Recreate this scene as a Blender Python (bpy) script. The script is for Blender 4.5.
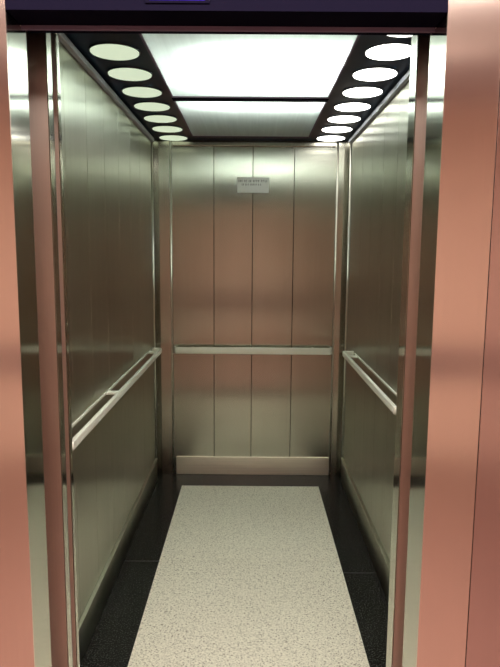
import bpy, bmesh, math, random
from mathutils import Vector, Matrix
random.seed(7)
for o in list(bpy.data.objects): bpy.data.objects.remove(o)
sc = bpy.context.scene
COL = sc.collection

# ---------------- camera ----------------
F, PITCH, YAW, ROLL = 600.36, -0.1338, -0.0022, 0.0071
fwd = Vector((math.sin(YAW)*math.cos(PITCH), math.cos(YAW)*math.cos(PITCH), math.sin(PITCH)))
r0 = Vector((math.cos(YAW), -math.sin(YAW), 0)); u0 = r0.cross(fwd)
cr = r0*math.cos(ROLL)+u0*math.sin(ROLL); cu = u0*math.cos(ROLL)-r0*math.sin(ROLL)
M = Matrix.Identity(4)
for i in range(3):
    M[i][0] = cr[i]; M[i][1] = cu[i]; M[i][2] = -fwd[i]
M[2][3] = 1.55
cam = bpy.data.cameras.new('camera'); camo = bpy.data.objects.new('camera', cam)
COL.objects.link(camo); camo.matrix_world = M
cam.sensor_fit = 'VERTICAL'; cam.sensor_height = 36; cam.lens = 36*F/667; cam.clip_start = .02
sc.camera = camo

# ---------------- world, lights, exposure ----------------
w = bpy.data.worlds.new('world'); sc.world = w; w.use_nodes = True
w.node_tree.nodes['Background'].inputs[0].default_value = (1, .8, .75, 1)
w.node_tree.nodes['Background'].inputs[1].default_value = .05
sc.view_settings.view_transform = 'Standard'; sc.view_settings.look = 'None'
sc.view_settings.exposure = 0; sc.view_settings.gamma = 1; sc.view_settings.use_curve_mapping = False
def area(name, loc, sx, sy, power, col):
    l = bpy.data.lights.new(name, 'AREA'); l.shape = 'RECTANGLE'; l.size = sx; l.size_y = sy
    l.energy = power; l.color = col
    o = bpy.data.objects.new(name, l); COL.objects.link(o); o.location = loc
    return o
area('hall_lamp_light', (0, .86, 2.465), 2.2, .4, 80, (1, .88, .80))
area('hall_lamp_light', (0, -.30, 2.515), 2.2, .10, .9, (1, .85, .76))
# tubes in the light box above the two diffusers
area('tube_light', (0.10, 2.42, 2.385), .58, .10, 8, (.93, 1, .96))
area('tube_light', (0.08, 2.72, 2.385), .62, .10, 10, (.93, 1, .96))
area('tube_light', (0.05, 3.12, 2.375), .62, .05, 7, (.93, 1, .97))
L_LEFT, L_RIGHT = .72, 5.0          # strength of the round lamps

# ---------------- materials ----------------
def mat(name):
    m = bpy.data.materials.new(name); m.use_nodes = True
    nt = m.node_tree; return m, nt, nt.nodes['Principled BSDF']
def plain(name, col, rough=.5, metal=0, spec=.5):
    m, nt, b = mat(name)
    b.inputs['Base Color'].default_value = (*col, 1); b.inputs['Roughness'].default_value = rough
    b.inputs['Metallic'].default_value = metal; b.inputs['Specular IOR Level'].default_value = spec
    return m
def steel(name, col, rough=.25, aniso=.8, grain='z', var=.12, streak=0.0):
    """brushed stainless, grain runs along z (highlights spread sideways)"""
    m, nt, b = mat(name); N = nt.nodes; L = nt.links
    tc = N.new('ShaderNodeTexCoord'); mp = N.new('ShaderNodeMapping')
    s = {'z': (160, 160, 1.2), 'y': (160, 1.2, 160), 'x': (1.2, 160, 160)}[grain]
    mp.inputs['Scale'].default_value = s
    L.new(tc.outputs['Object'], mp.inputs['Vector'])
    ns = N.new('ShaderNodeTexNoise'); ns.inputs['Scale'].default_value = 1; ns.inputs['Detail'].default_value = 4
    L.new(mp.outputs[0], ns.inputs['Vector'])
    mp2 = N.new('ShaderNodeMapping'); mp2.inputs['Scale'].default_value = tuple(.07*v if v > 2 else .3 for v in s)
    L.new(tc.outputs['Object'], mp2.inputs['Vector'])
    n2 = N.new('ShaderNodeTexNoise'); n2.inputs['Scale'].default_value = 1; n2.inputs['Detail'].default_value = 3
    L.new(mp2.outputs[0], n2.inputs['Vector'])
    ad = N.new('ShaderNodeMath'); ad.operation = 'ADD'
    L.new(ns.outputs['Fac'], ad.inputs[0]); L.new(n2.outputs['Fac'], ad.inputs[1])
    mr = N.new('ShaderNodeMapRange'); mr.inputs[1].default_value = .6; mr.inputs[2].default_value = 1.4
    mr.inputs[3].default_value = 1-var; mr.inputs[4].default_value = 1+var
    L.new(ad.outputs[0], mr.inputs[0])
    vm = N.new('ShaderNodeVectorMath'); vm.operation = 'SCALE'; vm.inputs[0].default_value = col
    L.new(mr.outputs[0], vm.inputs['Scale']); L.new(vm.outputs[0], b.inputs['Base Color'])
    r2 = N.new('ShaderNodeMapRange'); r2.inputs[1].default_value = .3; r2.inputs[2].default_value = .7
    r2.inputs[3].default_value = rough*.85; r2.inputs[4].default_value = rough*1.15
    L.new(ns.outputs['Fac'], r2.inputs[0]); b.inputs['Roughness'].default_value = rough
    b.inputs['Metallic'].default_value = 1; b.inputs['Anisotropic'].default_value = aniso
    cx = N.new('ShaderNodeCombineXYZ'); g = {'x': 0, 'y': 1, 'z': 2}[grain]; cx.inputs[g].default_value = 1
    L.new(cx.outputs[0], b.inputs['Tangent']); b.inputs['Anisotropic Rotation'].default_value = .25
    return m
def emit(name, col, st):
    m, nt, b = mat(name)
    b.inputs['Base Color'].default_value = (.3, .3, .3, 1)
    b.inputs['Emission Color'].default_value = (*col, 1); b.inputs['Emission Strength'].default_value = st
    return m
def terrazzo():
    m, nt, b = mat('speckled_terrazzo'); N = nt.nodes; L = nt.links
    tc = N.new('ShaderNodeTexCoord')
    n = N.new('ShaderNodeTexNoise'); n.inputs['Scale'].default_value = 130; n.inputs['Detail'].default_value = 3
    n.inputs['Roughness'].default_value = .7
    L.new(tc.outputs['Object'], n.inputs['Vector'])
    rp = N.new('ShaderNodeValToRGB'); e = rp.color_ramp.elements
    e[0].position = .33; e[0].color = (.13, .11, .08, 1); e[1].position = .60; e[1].color = (.80, .78, .66, 1)
    x = e.new(.44); x.color = (.62, .60, .50, 1)
    L.new(n.outputs['Fac'], rp.inputs[0]); L.new(rp.outputs[0], b.inputs['Base Color'])
    b.inputs['Roughness'].default_value = .45
    return m
def granite():
    m, nt, b = mat('black_granite'); N = nt.nodes; L = nt.links
    tc = N.new('ShaderNodeTexCoord')
    n = N.new('ShaderNodeTexNoise'); n.inputs['Scale'].default_value = 170; n.inputs['Detail'].default_value = 5
    L.new(tc.outputs['Object'], n.inputs['Vector'])
    rp = N.new('ShaderNodeValToRGB'); e = rp.color_ramp.elements
    e[0].position = .52; e[0].color = (.006, .006, .006, 1); e[1].position = .75; e[1].color = (.11, .11, .10, 1)
    L.new(n.outputs['Fac'], rp.inputs[0]); L.new(rp.outputs[0], b.inputs['Base Color'])
    b.inputs['Roughness'].default_value = .2; b.inputs['Specular IOR Level'].default_value = .09
    return m
def diffuser():
    m = bpy.data.materials.new('frosted_diffuser'); m.use_nodes = True; nt = m.node_tree; N = nt.nodes; L = nt.links
    N.remove(N['Principled BSDF']); out = N['Material Output']
    t = N.new('ShaderNodeBsdfTranslucent')
    tc = N.new('ShaderNodeTexCoord'); mp = N.new('ShaderNodeMapping'); mp.inputs['Scale'].default_value = (70, 1.5, 1)
    L.new(tc.outputs['Object'], mp.inputs[0])
    n = N.new('ShaderNodeTexNoise'); n.inputs['Scale'].default_value = 1; L.new(mp.outputs[0], n.inputs['Vector'])
    mr = N.new('ShaderNodeMapRange'); mr.inputs[3].default_value = .78; mr.inputs[4].default_value = .95
    L.new(n.outputs['Fac'], mr.inputs[0]); cb = N.new('ShaderNodeVectorMath'); cb.operation = 'SCALE'
    cb.inputs[0].default_value = (.96, 1, .97); L.new(mr.outputs[0], cb.inputs['Scale']); L.new(cb.outputs[0], t.inputs[0])
    d = N.new('ShaderNodeBsdfDiffuse'); d.inputs[0].default_value = (.7, .72, .7, 1)
    mx = N.new('ShaderNodeMixShader'); mx.inputs[0].default_value = .25
    L.new(t.outputs[0], mx.inputs[1]); L.new(d.outputs[0], mx.inputs[2]); L.new(mx.outputs[0], out.inputs[0])
    return m
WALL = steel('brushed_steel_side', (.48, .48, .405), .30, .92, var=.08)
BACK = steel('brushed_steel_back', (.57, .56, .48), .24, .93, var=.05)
POST = steel('brushed_steel_post', (.52, .50, .42), .25, .8)
PALE = steel('bright_steel', (.78, .76, .68), .28, .3, 'x')
PALEY = steel('bright_steel_long', (.78, .78, .70), .28, .3, 'y')
RAIL = plain('satin_rail_steel', (.93, .94, .85), .42, .35)
STRIP = plain('painted_moulding', (.42, .45, .52), .4, 0, .5)
SEAM = plain('seam_shadow', (.10, .09, .07), .6)
BLUE = emit('blue_display_glow', (.06, .01, .8), .9)
BLUE.node_tree.nodes['Principled BSDF'].inputs['Base Color'].default_value = (.02, .01, .06, 1)
BLUE.node_tree.nodes['Principled BSDF'].inputs['Specular IOR Level'].default_value = .05
KICK = steel('kick_plate_steel', (.86, .82, .70), .42, .5, 'x')
ROSE = steel('hall_pink_steel_frame', (.94, .78, .69), .22, .92, var=.03)  # ROSE steels: part of the hall's pink reflection is put into the base colour
ROSE2 = steel('hall_pink_steel_panel', (.72, .55, .52), .24, .92, var=.04)
ROSED = steel('hall_pink_steel_door', (.95, .80, .70), .42, .9, var=.04)
JAMB = steel('polished_jamb_steel', (.58, .57, .49), .11, .8, var=.03)
DARK = plain('black_shadow_gap', (.01, .01, .01), .8)
HEAD = plain('dark_header_reflection', (.004, .003, .010), .7, 0, .02)  # steel header: its reflection of the dark hall ceiling is put into the colour
HEADL = plain('header_lip_paint', (.17, .12, .18), .5, 0, .2)
CEIL = plain('gloss_black_ceiling', (.008, .018, .042), .3, 0, .15)
RING = plain('lamp_ring', (.05, .05, .06), .3, 1)
DIFF = diffuser()
LL = emit('lamp_disc_cream', (.86, 1, .72), L_LEFT)
LR = emit('lamp_disc_white', (1, 1, .93), L_RIGHT)
TERR = terrazzo(); GRAN = granite()
HALLW = plain('hall_wall_salmon', (.82, .66, .57), .6)
HALLD = plain('hall_band_plum', (.17, .11, .13), .5)
HALLF = plain('hall_floor_tile', (.34, .22, .19), .45)
HALLC = plain('hall_ceiling_paint', (.36, .27, .30), .8)
WHITE = plain('box_white', (.85, .85, .85), .8)
PLATE = plain('plate_silver', (.60, .61, .57), .45, .5)
INK = plain('plate_ink', (.09, .10, .09), .6)

# ---------------- helpers ----------------
def BM(): return bmesh.new()
def box(bm, x0, x1, y0, y1, z0, z1, bev=0):
    r = bmesh.ops.create_cube(bm, size=1); vs = r['verts']
    for v in vs:
        v.co = Vector(((x0+x1)/2+v.co.x*(x1-x0), (y0+y1)/2+v.co.y*(y1-y0), (z0+z1)/2+v.co.z*(z1-z0)))
    if bev:
        es = list({e for v in vs for e in v.link_edges})
        bmesh.ops.bevel(bm, geom=es, offset=bev, segments=2, affect='EDGES', profile=.5)
    return bm
def prism(bm, pts, z0, z1):
    a = [bm.verts.new((x, y, z0)) for x, y in pts]; b = [bm.verts.new((x, y, z1)) for x, y in pts]
    n = len(pts); bm.faces.new(a[::-1]); bm.faces.new(b)
    for i in range(n): bm.faces.new((a[i], a[(i+1) % n], b[(i+1) % n], b[i]))
    bmesh.ops.recalc_face_normals(bm, faces=bm.faces); return bm
def cyl(bm, c, axis, r, h, seg=32, r2=None):
    m = Vector((0, 0, 1)).rotation_difference(Vector(axis)).to_matrix().to_4x4(); m.translation = Vector(c)
    bmesh.ops.create_cone(bm, cap_ends=True, segments=seg, radius1=r, radius2=r if r2 is None else r2, depth=h, matrix=m)
    return bm
def obj(name, bm, m, parent=None, smooth=False):
    me = bpy.data.meshes.new(name); bm.to_mesh(me); bm.free(); me.materials.append(m)
    if smooth:
        for p in me.polygons: p.use_smooth = True
    o = bpy.data.objects.new(name, me); COL.objects.link(o)
    if parent:
        o.parent = parent
        o.location = -parent.location if parent.type == 'EMPTY' else (0, 0, 0)
    return o
def struct(name, bm, m, parent=None):
    o = obj(name, bm, m, parent)
    if not parent: o['kind'] = 'structure'
    return o
def thing(name, label, cat, loc=(0, 0, 0), group=None):
    o = bpy.data.objects.new(name, None); COL.objects.link(o); o.location = loc
    o['label'] = label; o['category'] = cat
    if group: o['group'] = group
    return o
def sweep(bm, path, w, h, seg=16, up=Vector((0, 0, 1))):
    """rounded bar (superellipse section w x h) swept along path"""
    rings = []
    n = len(path); P = [Vector(p) for p in path]
    for i in range(n):
        t = (P[min(i+1, n-1)]-P[max(i-1, 0)]).normalized()
        s = t.cross(up).normalized(); uu = s.cross(t).normalized()
        ring = []
        for k in range(seg):
            a = 2*math.pi*(k+.5)/seg; c, q = math.cos(a), math.sin(a)
            e = .3
            ring.append(bm.verts.new(P[i]+s*(math.copysign(abs(c)**e, c)*w/2)+uu*(math.copysign(abs(q)**e, q)*h/2)))
        rings.append(ring)
    for a, b in zip(rings, rings[1:]):
        for k in range(seg): bm.faces.new((a[k], a[(k+1) % seg], b[(k+1) % seg], b[k]))
    bm.faces.new(rings[0][::-1]); bm.faces.new(rings[-1])
    bmesh.ops.recalc_face_normals(bm, faces=bm.faces); return bm

XL, XR, YB, ZC = -.648, .632, 4.07, 2.28
YF = 1.684                                     # inner face of the car front
CW = .105                                     # corner size

# ---------------- car shell ----------------
box_ = lambda *a, **k: box(BM(), *a, **k)
fl = struct('floor', box_(XL-.05, XR+.05, YF-.1, YB+.05, -.06, 0), GRAN)
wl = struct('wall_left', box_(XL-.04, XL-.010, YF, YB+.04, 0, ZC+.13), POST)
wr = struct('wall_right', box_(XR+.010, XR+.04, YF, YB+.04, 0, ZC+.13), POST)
wb = struct('wall_back', box_(XL-.04, XR+.04, YB+.010, YB+.04, 0, ZC+.13), SEAM)
g = .0012
ys = [YF, 1.86, 2.14, 2.42, 2.70, 2.98, 3.26, 3.54, YB-.12]
for s, W, x in ((-1, wl, XL), (1, wr, XR)):
    for a, b in zip(ys, ys[1:]):
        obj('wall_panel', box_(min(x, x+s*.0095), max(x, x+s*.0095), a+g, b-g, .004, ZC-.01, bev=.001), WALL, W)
xs = [-.537, -.255, 0.003, .277, .556]
for a, b in zip(xs, xs[1:]):
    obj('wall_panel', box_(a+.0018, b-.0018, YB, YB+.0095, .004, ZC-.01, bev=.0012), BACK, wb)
# chamfered corner posts with bright edge beads
for s, nm, x, xb in ((-1, 'trim_1', XL, xs[0]), (1, 'trim_2', XR, xs[-1])):
    y0 = YB-.115
    yc = YB-.045
    post = struct(nm, prism(BM(), [(x+s*.009, y0), (x-s*.004, y0), (x-s*.004, yc), (x-s*.03, YB-.012), (xb, YB-.008), (xb, YB+.009), (x+s*.009, YB+.009)], .002, ZC-.01), POST)
    obj('edge_bead', cyl(BM(), (x-s*.004, y0, ZC/2), (0, 0, 1), .006, ZC-.02, 12), PALE, post, True)
    obj('edge_bead', cyl(BM(), (xb+s*.004, YB-.008, ZC/2), (0, 0, 1), .006, ZC-.02, 12), PALE, post, True)

# kick plates
struct('baseboard_left', box_(XL+.0005, XL+.012, YF+.02, YB-.122, .001, .150, bev=.002), WALL)
struct('baseboard_right', box_(XR-.012, XR-.0005, YF+.02, YB-.122, .001, .165, bev=.002), WALL)
struct('baseboard_back', box_(-.520, .552, YB-.014, YB-.0005, .001, .128, bev=.0015), KICK)
struct('trim_3', box_(XL+.0005, XL+.016, YF+.02, YB-.122, .1505, .156, bev=.001), PALEY)
struct('trim_4', box_(XR-.016, XR-.0005, YF+.02, YB-.122, .1655, .171, bev=.001), PALEY)

# terrazzo runner: two slabs with a fine joint
X0, X1 = -.456, .456
def slab(y0, y1, label):
    o = obj('terrazzo_slab', box_(X0, X1, y0, y1, .0003, .006, bev=.0012), TERR)
    o['label'] = label; o['category'] = 'floor slab'; o['group'] = 'speckled slabs down the middle of the lift floor'
slab(2.857, 3.838, 'pale speckled terrazzo slab in the black floor, the one nearer the back wall')
slab(1.80, 2.853, 'pale speckled terrazzo slab in the black floor, the one nearer the doorway')
# joints in the black border
J = BM()
box(J, X1+.004, XR-.014, 2.755, 2.759, .0002, .0012); box(J, XL+.014, X0-.004, 2.852, 2.856, .0002, .0012)
obj('joint', J, plain('joint_grey', (.04, .04, .04), .5), fl)

# ---------------- ceiling ----------------
ce = struct('ceiling', box_(XL-.04, XR+.04, YF, YB+.04, ZC+.13, ZC+.16), WHITE)
PL, PR = -.388, .362
obj('side_strip', box_(XL-.009, PL, YF, YB+.009, ZC, ZC+.012, bev=.001), CEIL, ce)
obj('side_strip', box_(PR, XR+.009, YF, YB+.009, ZC, ZC+.012, bev=.001), CEIL, ce)
obj('rear_strip', box_(PL, PR, 3.965, YB+.009, ZC, ZC+.012), CEIL, ce)
obj('front_strip', box_(PL, PR, YF, 1.76, ZC, ZC+.012), CEIL, ce)
obj('box_side', box_(PL-.015, PL, YF, YB, ZC+.012, ZC+.13), WHITE, ce)
obj('box_side', box_(PR, PR+.015, YF, YB, ZC+.012, ZC+.13), WHITE, ce)
obj('cross_bar', box_(PL, PR, 2.985, 3.040, ZC-.004, ZC+.028, bev=.002), HEAD, ce)
# cove mouldings
struct('trim_5', box_(XL+.0005, XL+.022, YF+.02, YB-.122, ZC-.036, ZC-.014, bev=.003), STRIP)
struct('trim_6', box_(XR-.022, XR-.0005, YF+.02, YB-.122, ZC-.036, ZC-.014, bev=.003), STRIP)
struct('trim_7', box_(xs[0]+.01, xs[-1]-.01, YB-.016, YB-.0005, ZC-.040, ZC-.012, bev=.003), POST)
def lightpanel(y0, y1, label):
    t = thing('ceiling_light_panel', label, 'ceiling light', ((PL+PR)/2, (y0+y1)/2, ZC), 'luminous panels in the middle of the lift ceiling')
    obj('diffuser', box_(PL+.006, PR-.006, y0+.006, y1-.006, ZC+.004, ZC+.008), DIFF, t)
    fr = BM()
    for a in ((PL, PR, y0, y0+.008), (PL, PR, y1-.008, y1), (PL, PL+.008, y0+.008, y1-.008), (PR-.008, PR, y0+.008, y1-.008)):
        box(fr, *a, ZC-.001, ZC+.010)
    obj('frame', fr, HEADL, t)
lightpanel(1.762, 2.983, 'large luminous ceiling panel nearest the doorway, bright white')
lightpanel(3.042, 3.963, 'shorter luminous ceiling panel next to the back wall, greyer at its rear')
ORD = ['nearest the doorway', 'second from the doorway', 'third from the doorway', 'fourth from the doorway',
       'fourth from the back wall', 'third from the back wall', 'second from the back wall', 'nearest the back wall']
def downlight(x, y, m, label, group):
    t = thing('downlight', label, 'downlight', (x, y, ZC), group)
    obj('lamp_disc', cyl(BM(), (x, y, ZC-.004), (0, 0, 1), .088, .007, 48), m, t)
    rg = BM(); n = 48; prof = [(.089, -.0005), (.0895, -.006), (.0925, -.006), (.094, -.0005)]
    V = [[rg.verts.new((x+r*math.cos(2*math.pi*i/n), y+r*math.sin(2*math.pi*i/n), ZC+z)) for r, z in prof] for i in range(n)]
    for i in range(n):
        for k in range(4): rg.faces.new((V[i][k], V[(i+1) % n][k], V[(i+1) % n][(k+1) % 4], V[i][(k+1) % 4]))
    bmesh.ops.recalc_face_normals(rg, faces=rg.faces)
    obj('trim_ring', rg, RING, t)
for k in range(8):
    y = 2.04+.2765*k
    downlight(-.508, y-(.025 if k == 0 else 0), LL, 'round cream downlight in the black strip above the left wall, '+ORD[k], 'round lamps along the left of the ceiling')
    downlight(.497, y-(.02 if k else -.01), LR, 'round white downlight in the black strip above the right wall, '+ORD[k], 'round lamps along the right of the ceiling')

# ---------------- handrails ----------------
def side_rail(s, xw, xr, y0, y1, m0, m1, z, brs, label):
    t = thing('handrail', label, 'handrail', (xr, (y0+y1)/2, z), 'handrails on the lift walls')
    rr = .018
    p = [(xr, y0, z), (xr, y0+.004, z), (xr, (y0+y1)/2, z)]        # cut square near the doorway, turned into the wall at the far end
    p += [(xr+s*rr*(1-math.cos(q)), y1-rr*(1-math.sin(q)), z) for q in [math.pi/2*i/6 for i in range(7)]]
    p += [(xw-s*.02, y1, z), (xw-s*.001, y1, z)]
    obj('rail', sweep(BM(), p, .017, .030), RAIL, t, True)
    obj('wall_strip', box_(min(xw-s*.0005, xw-s*.007), max(xw-s*.0005, xw-s*.007), m0, m1, z+.004, z+.014, bev=.001), RAIL, t)
    for yb in brs:
        obj('bracket', box_(min(xw-s*.006, xr), max(xw-s*.006, xr), yb-.020, yb+.020, z+.002, z+.012, bev=.002), RAIL, t)
side_rail(-1, XL, XL+.060, 1.90, 3.86, 2.03, 3.80, .917, (2.63, 3.72), 'pale steel handrail running along the left wall')
side_rail(1, XR, XR-.062, 2.30, 3.66, 2.53, 3.60, .938, (3.50,), 'pale steel handrail on the right wall, its near end cut square')
t = thing('handrail', 'straight pale steel handrail across the panelled back wall', 'handrail', (.01, YB-.06, .895), 'handrails on the lift walls')
yr = YB-.06; z = .892; p = [(-.522, YB-.001, z), (-.522, YB-.025, z)]
p += [(-.522+.018*(1-math.cos(q)), yr+.018*(1-math.sin(q)), z) for q in [math.pi/2*i/6 for i in range(7)]]
p += [(.543-.018*(1-math.sin(q)), yr+.018*(1-math.cos(q)), z) for q in [math.pi/2*i/6 for i in range(7)]]
p += [(.543, YB-.025, z), (.543, YB-.001, z)]
obj('rail', sweep(BM(), p, .013, .046), RAIL, t, True)
for x in (-.40, .42):
    b = obj('bracket', cyl(BM(), (x, YB-.030, z), (0, 1, 0), .007, .05, 16), RAIL, t, True)
    obj('rosette', cyl(BM(), (x, YB-.003, z), (0, 1, 0), .018, .004, 24), RAIL, b)

# ---------------- notice plate ----------------
t = thing('notice_plate', 'small silver notice plate high on the back wall over the middle seam', 'sign', (.004, YB, 1.995))
obj('plate', box_(-.101, .109, YB-.004, YB-.0005, 1.943, 2.043, bev=.001), PLATE, t)
tx = BM()
def textrow(x0, x1, z, h):
    x = x0
    while x < x1:
        wd = h*random.uniform(.35, .7)
        box(tx, x, x+h*.24, YB-.0050, YB-.0038, z, z+h)
        if random.random() < .7: box(tx, x, x+wd, YB-.0050, YB-.0038, z+h*.78, z+h)
        if random.random() < .6: box(tx, x, x+wd, YB-.0050, YB-.0038, z+h*.42, z+h*.58)
        if random.random() < .5: box(tx, x, x+wd, YB-.0050, YB-.0038, z, z+h*.16)
        x += wd+h*.28
        if random.random() < .16: x += h*.5
textrow(-.092, .098, 2.012, .014); textrow(-.070, .062, 1.990, .012)
obj('lettering', tx, INK, t)

# ---------------- entrance: jambs, doors, headers ----------------
FY, FB = 1.38, 1.50
# landing frame (steel faces tinted with the hall's reflected pink, polished reveals)
jl = struct('trim_8', box_(-1.05, -.538, FY, FY+.004, 0, 2.30), ROSE)
obj('reveal', box_(-.545, -.538, FY+.004, FB, 0, 2.065), JAMB, jl)
jr = struct('trim_9', box_(.420, .5405, FY, FY+.004, 0, 2.62), ROSE)
obj('reveal', box_(.420, .428, FY+.004, FB+.01, 0, 2.065), JAMB, jr)
obj('gap', box_(.5405, .542, FY+.002, FY+.004, 0, 2.62), DARK, jr)
obj('side_panel', box_(.542, 1.05, FY-.004, FY+.004, 0, 2.62, bev=.001), ROSE2, jr)
hd = struct('trim_10', box_(-.538, .420, FY, FY+.03, 2.068, 2.62), HEAD)
obj('soffit', box_(-.538, .420, FY+.03, FB+.02, 2.068, 2.10), HEAD, hd)
obj('lip', box_(-.538, .420, FY+.088, FY+.096, 2.058, 2.068, bev=.001), HEADL, hd)
# doors, slid open: only their leading edges show
dl = struct('door_1', box_(-.64, -.5258, 1.600, 1.634, .004, 2.114), ROSED)
obj('leading_edge', box_(-.5256, -.523, 1.599, 1.635, .004, 2.114, bev=.0008), JAMB, dl)
dr = struct('door_2', box_(.4162, .64, 1.598, 1.626, .004, 2.114), ROSED)
obj('leading_edge', box_(.4132, .4160, 1.597, 1.627, .004, 2.114, bev=.0008), JAMB, dr)
cl = struct('wall_front', box_(-.70, -.5202, 1.662, 1.680, 0, ZC+.13), ROSED)
obj('shadow_gap', box_(-.66, -.531, 1.636, 1.6615, 0, 2.114), DARK, cl)
obj('return_face', box_(-.520, -.517, 1.661, 1.682, 0, 2.114), JAMB, cl)
obj('front_post', box_(.4172, .69, 1.632, 1.662, 0, ZC+.13), ROSED, cl)
obj('return_face', box_(.4140, .4170, 1.630, 1.664, 0, 2.114), JAMB, cl)
obj('header', box_(-.70, .70, 1.600, 1.655, 2.116, ZC+.13), HEAD, cl)
obj('header_lip', box_(-.523, .413, 1.590, 1.5995, 2.107, 2.130, bev=.001), HEADL, cl)
disp = thing('lift_position_display', 'small glowing blue display in the dark header above the lift doorway', 'display', (-.165, FY, 2.10))
obj('bezel', box_(-.235, -.095, FY-.003, FY-.0005, 2.082, 2.125, bev=.001), HEAD, disp)
obj('screen', box_(-.225, -.105, FY-.004, FY-.0032, 2.088, 2.119), BLUE, disp)
struct('trim_14', box_(-.72, .72, 1.525, 1.598, 2.20, 2.24), DARK)
# shaft side closures and sills
struct('trim_11', box_(-.72, -.66, FY+.005, 1.612, 0, 2.4), DARK)
struct('trim_12', box_(.66, .72, FY+.005, 1.598, 0, 2.4), DARK)
sill = struct('trim_13', box_(-.66, .66, FY, 1.555, -.04, -.001), POST)
for k in range(3): obj('groove', box_(-.65, .65, 1.40+.05*k, 1.412+.05*k, -.001, .0005), DARK, sill)

# ---------------- lobby behind the camera ----------------
def lobby_lamp(y, wy, z, label):
    t = thing('lobby_ceiling_lamp', label, 'ceiling light', (0, y, 2.62), 'lobby ceiling lamps')
    obj('housing', box_(-1.16, 1.16, y-wy/2-.04, y+wy/2+.04, z, 2.619, bev=.006), WHITE, t)
lobby_lamp(.86, .4, 2.475, 'wide rectangular warm lamp on the lobby ceiling close to the lift door')
lobby_lamp(-.30, .10, 2.525, 'narrow warm lamp on the lobby ceiling further from the lift door')
hf = struct('floor', box_(-2.2, 2.2, -1.7, FY, -.05, -.001), HALLF)
struct('ceiling', box_(-2.2, 2.2, -1.7, FY+.02, 2.62, 2.66), HALLC)
wbk = struct('wall_front', box_(-2.2, 2.2, -1.76, -1.7, 0, 2.62), HALLW)
obj('dado_band', box_(-2.2, 2.2, -1.7, -1.685, .62, .86), HALLD, wbk)
hl = struct('wall_left', box_(-2.26, -2.2, -1.7, FY, 0, 2.62), HALLW)
hr = struct('wall_right', box_(2.2, 2.26, -1.7, FY, 0, 2.62), HALLW)
struct('wall_back', box_(-2.2, -1.05, FY, FY+.05, 0, 2.62), HALLW)
struct('wall_back', box_(1.05, 2.2, FY, FY+.05, 0, 2.62), HALLW)
struct('wall_back', box_(-1.05, -.538, FY, FY+.05, 2.30, 2.62), HALLW)
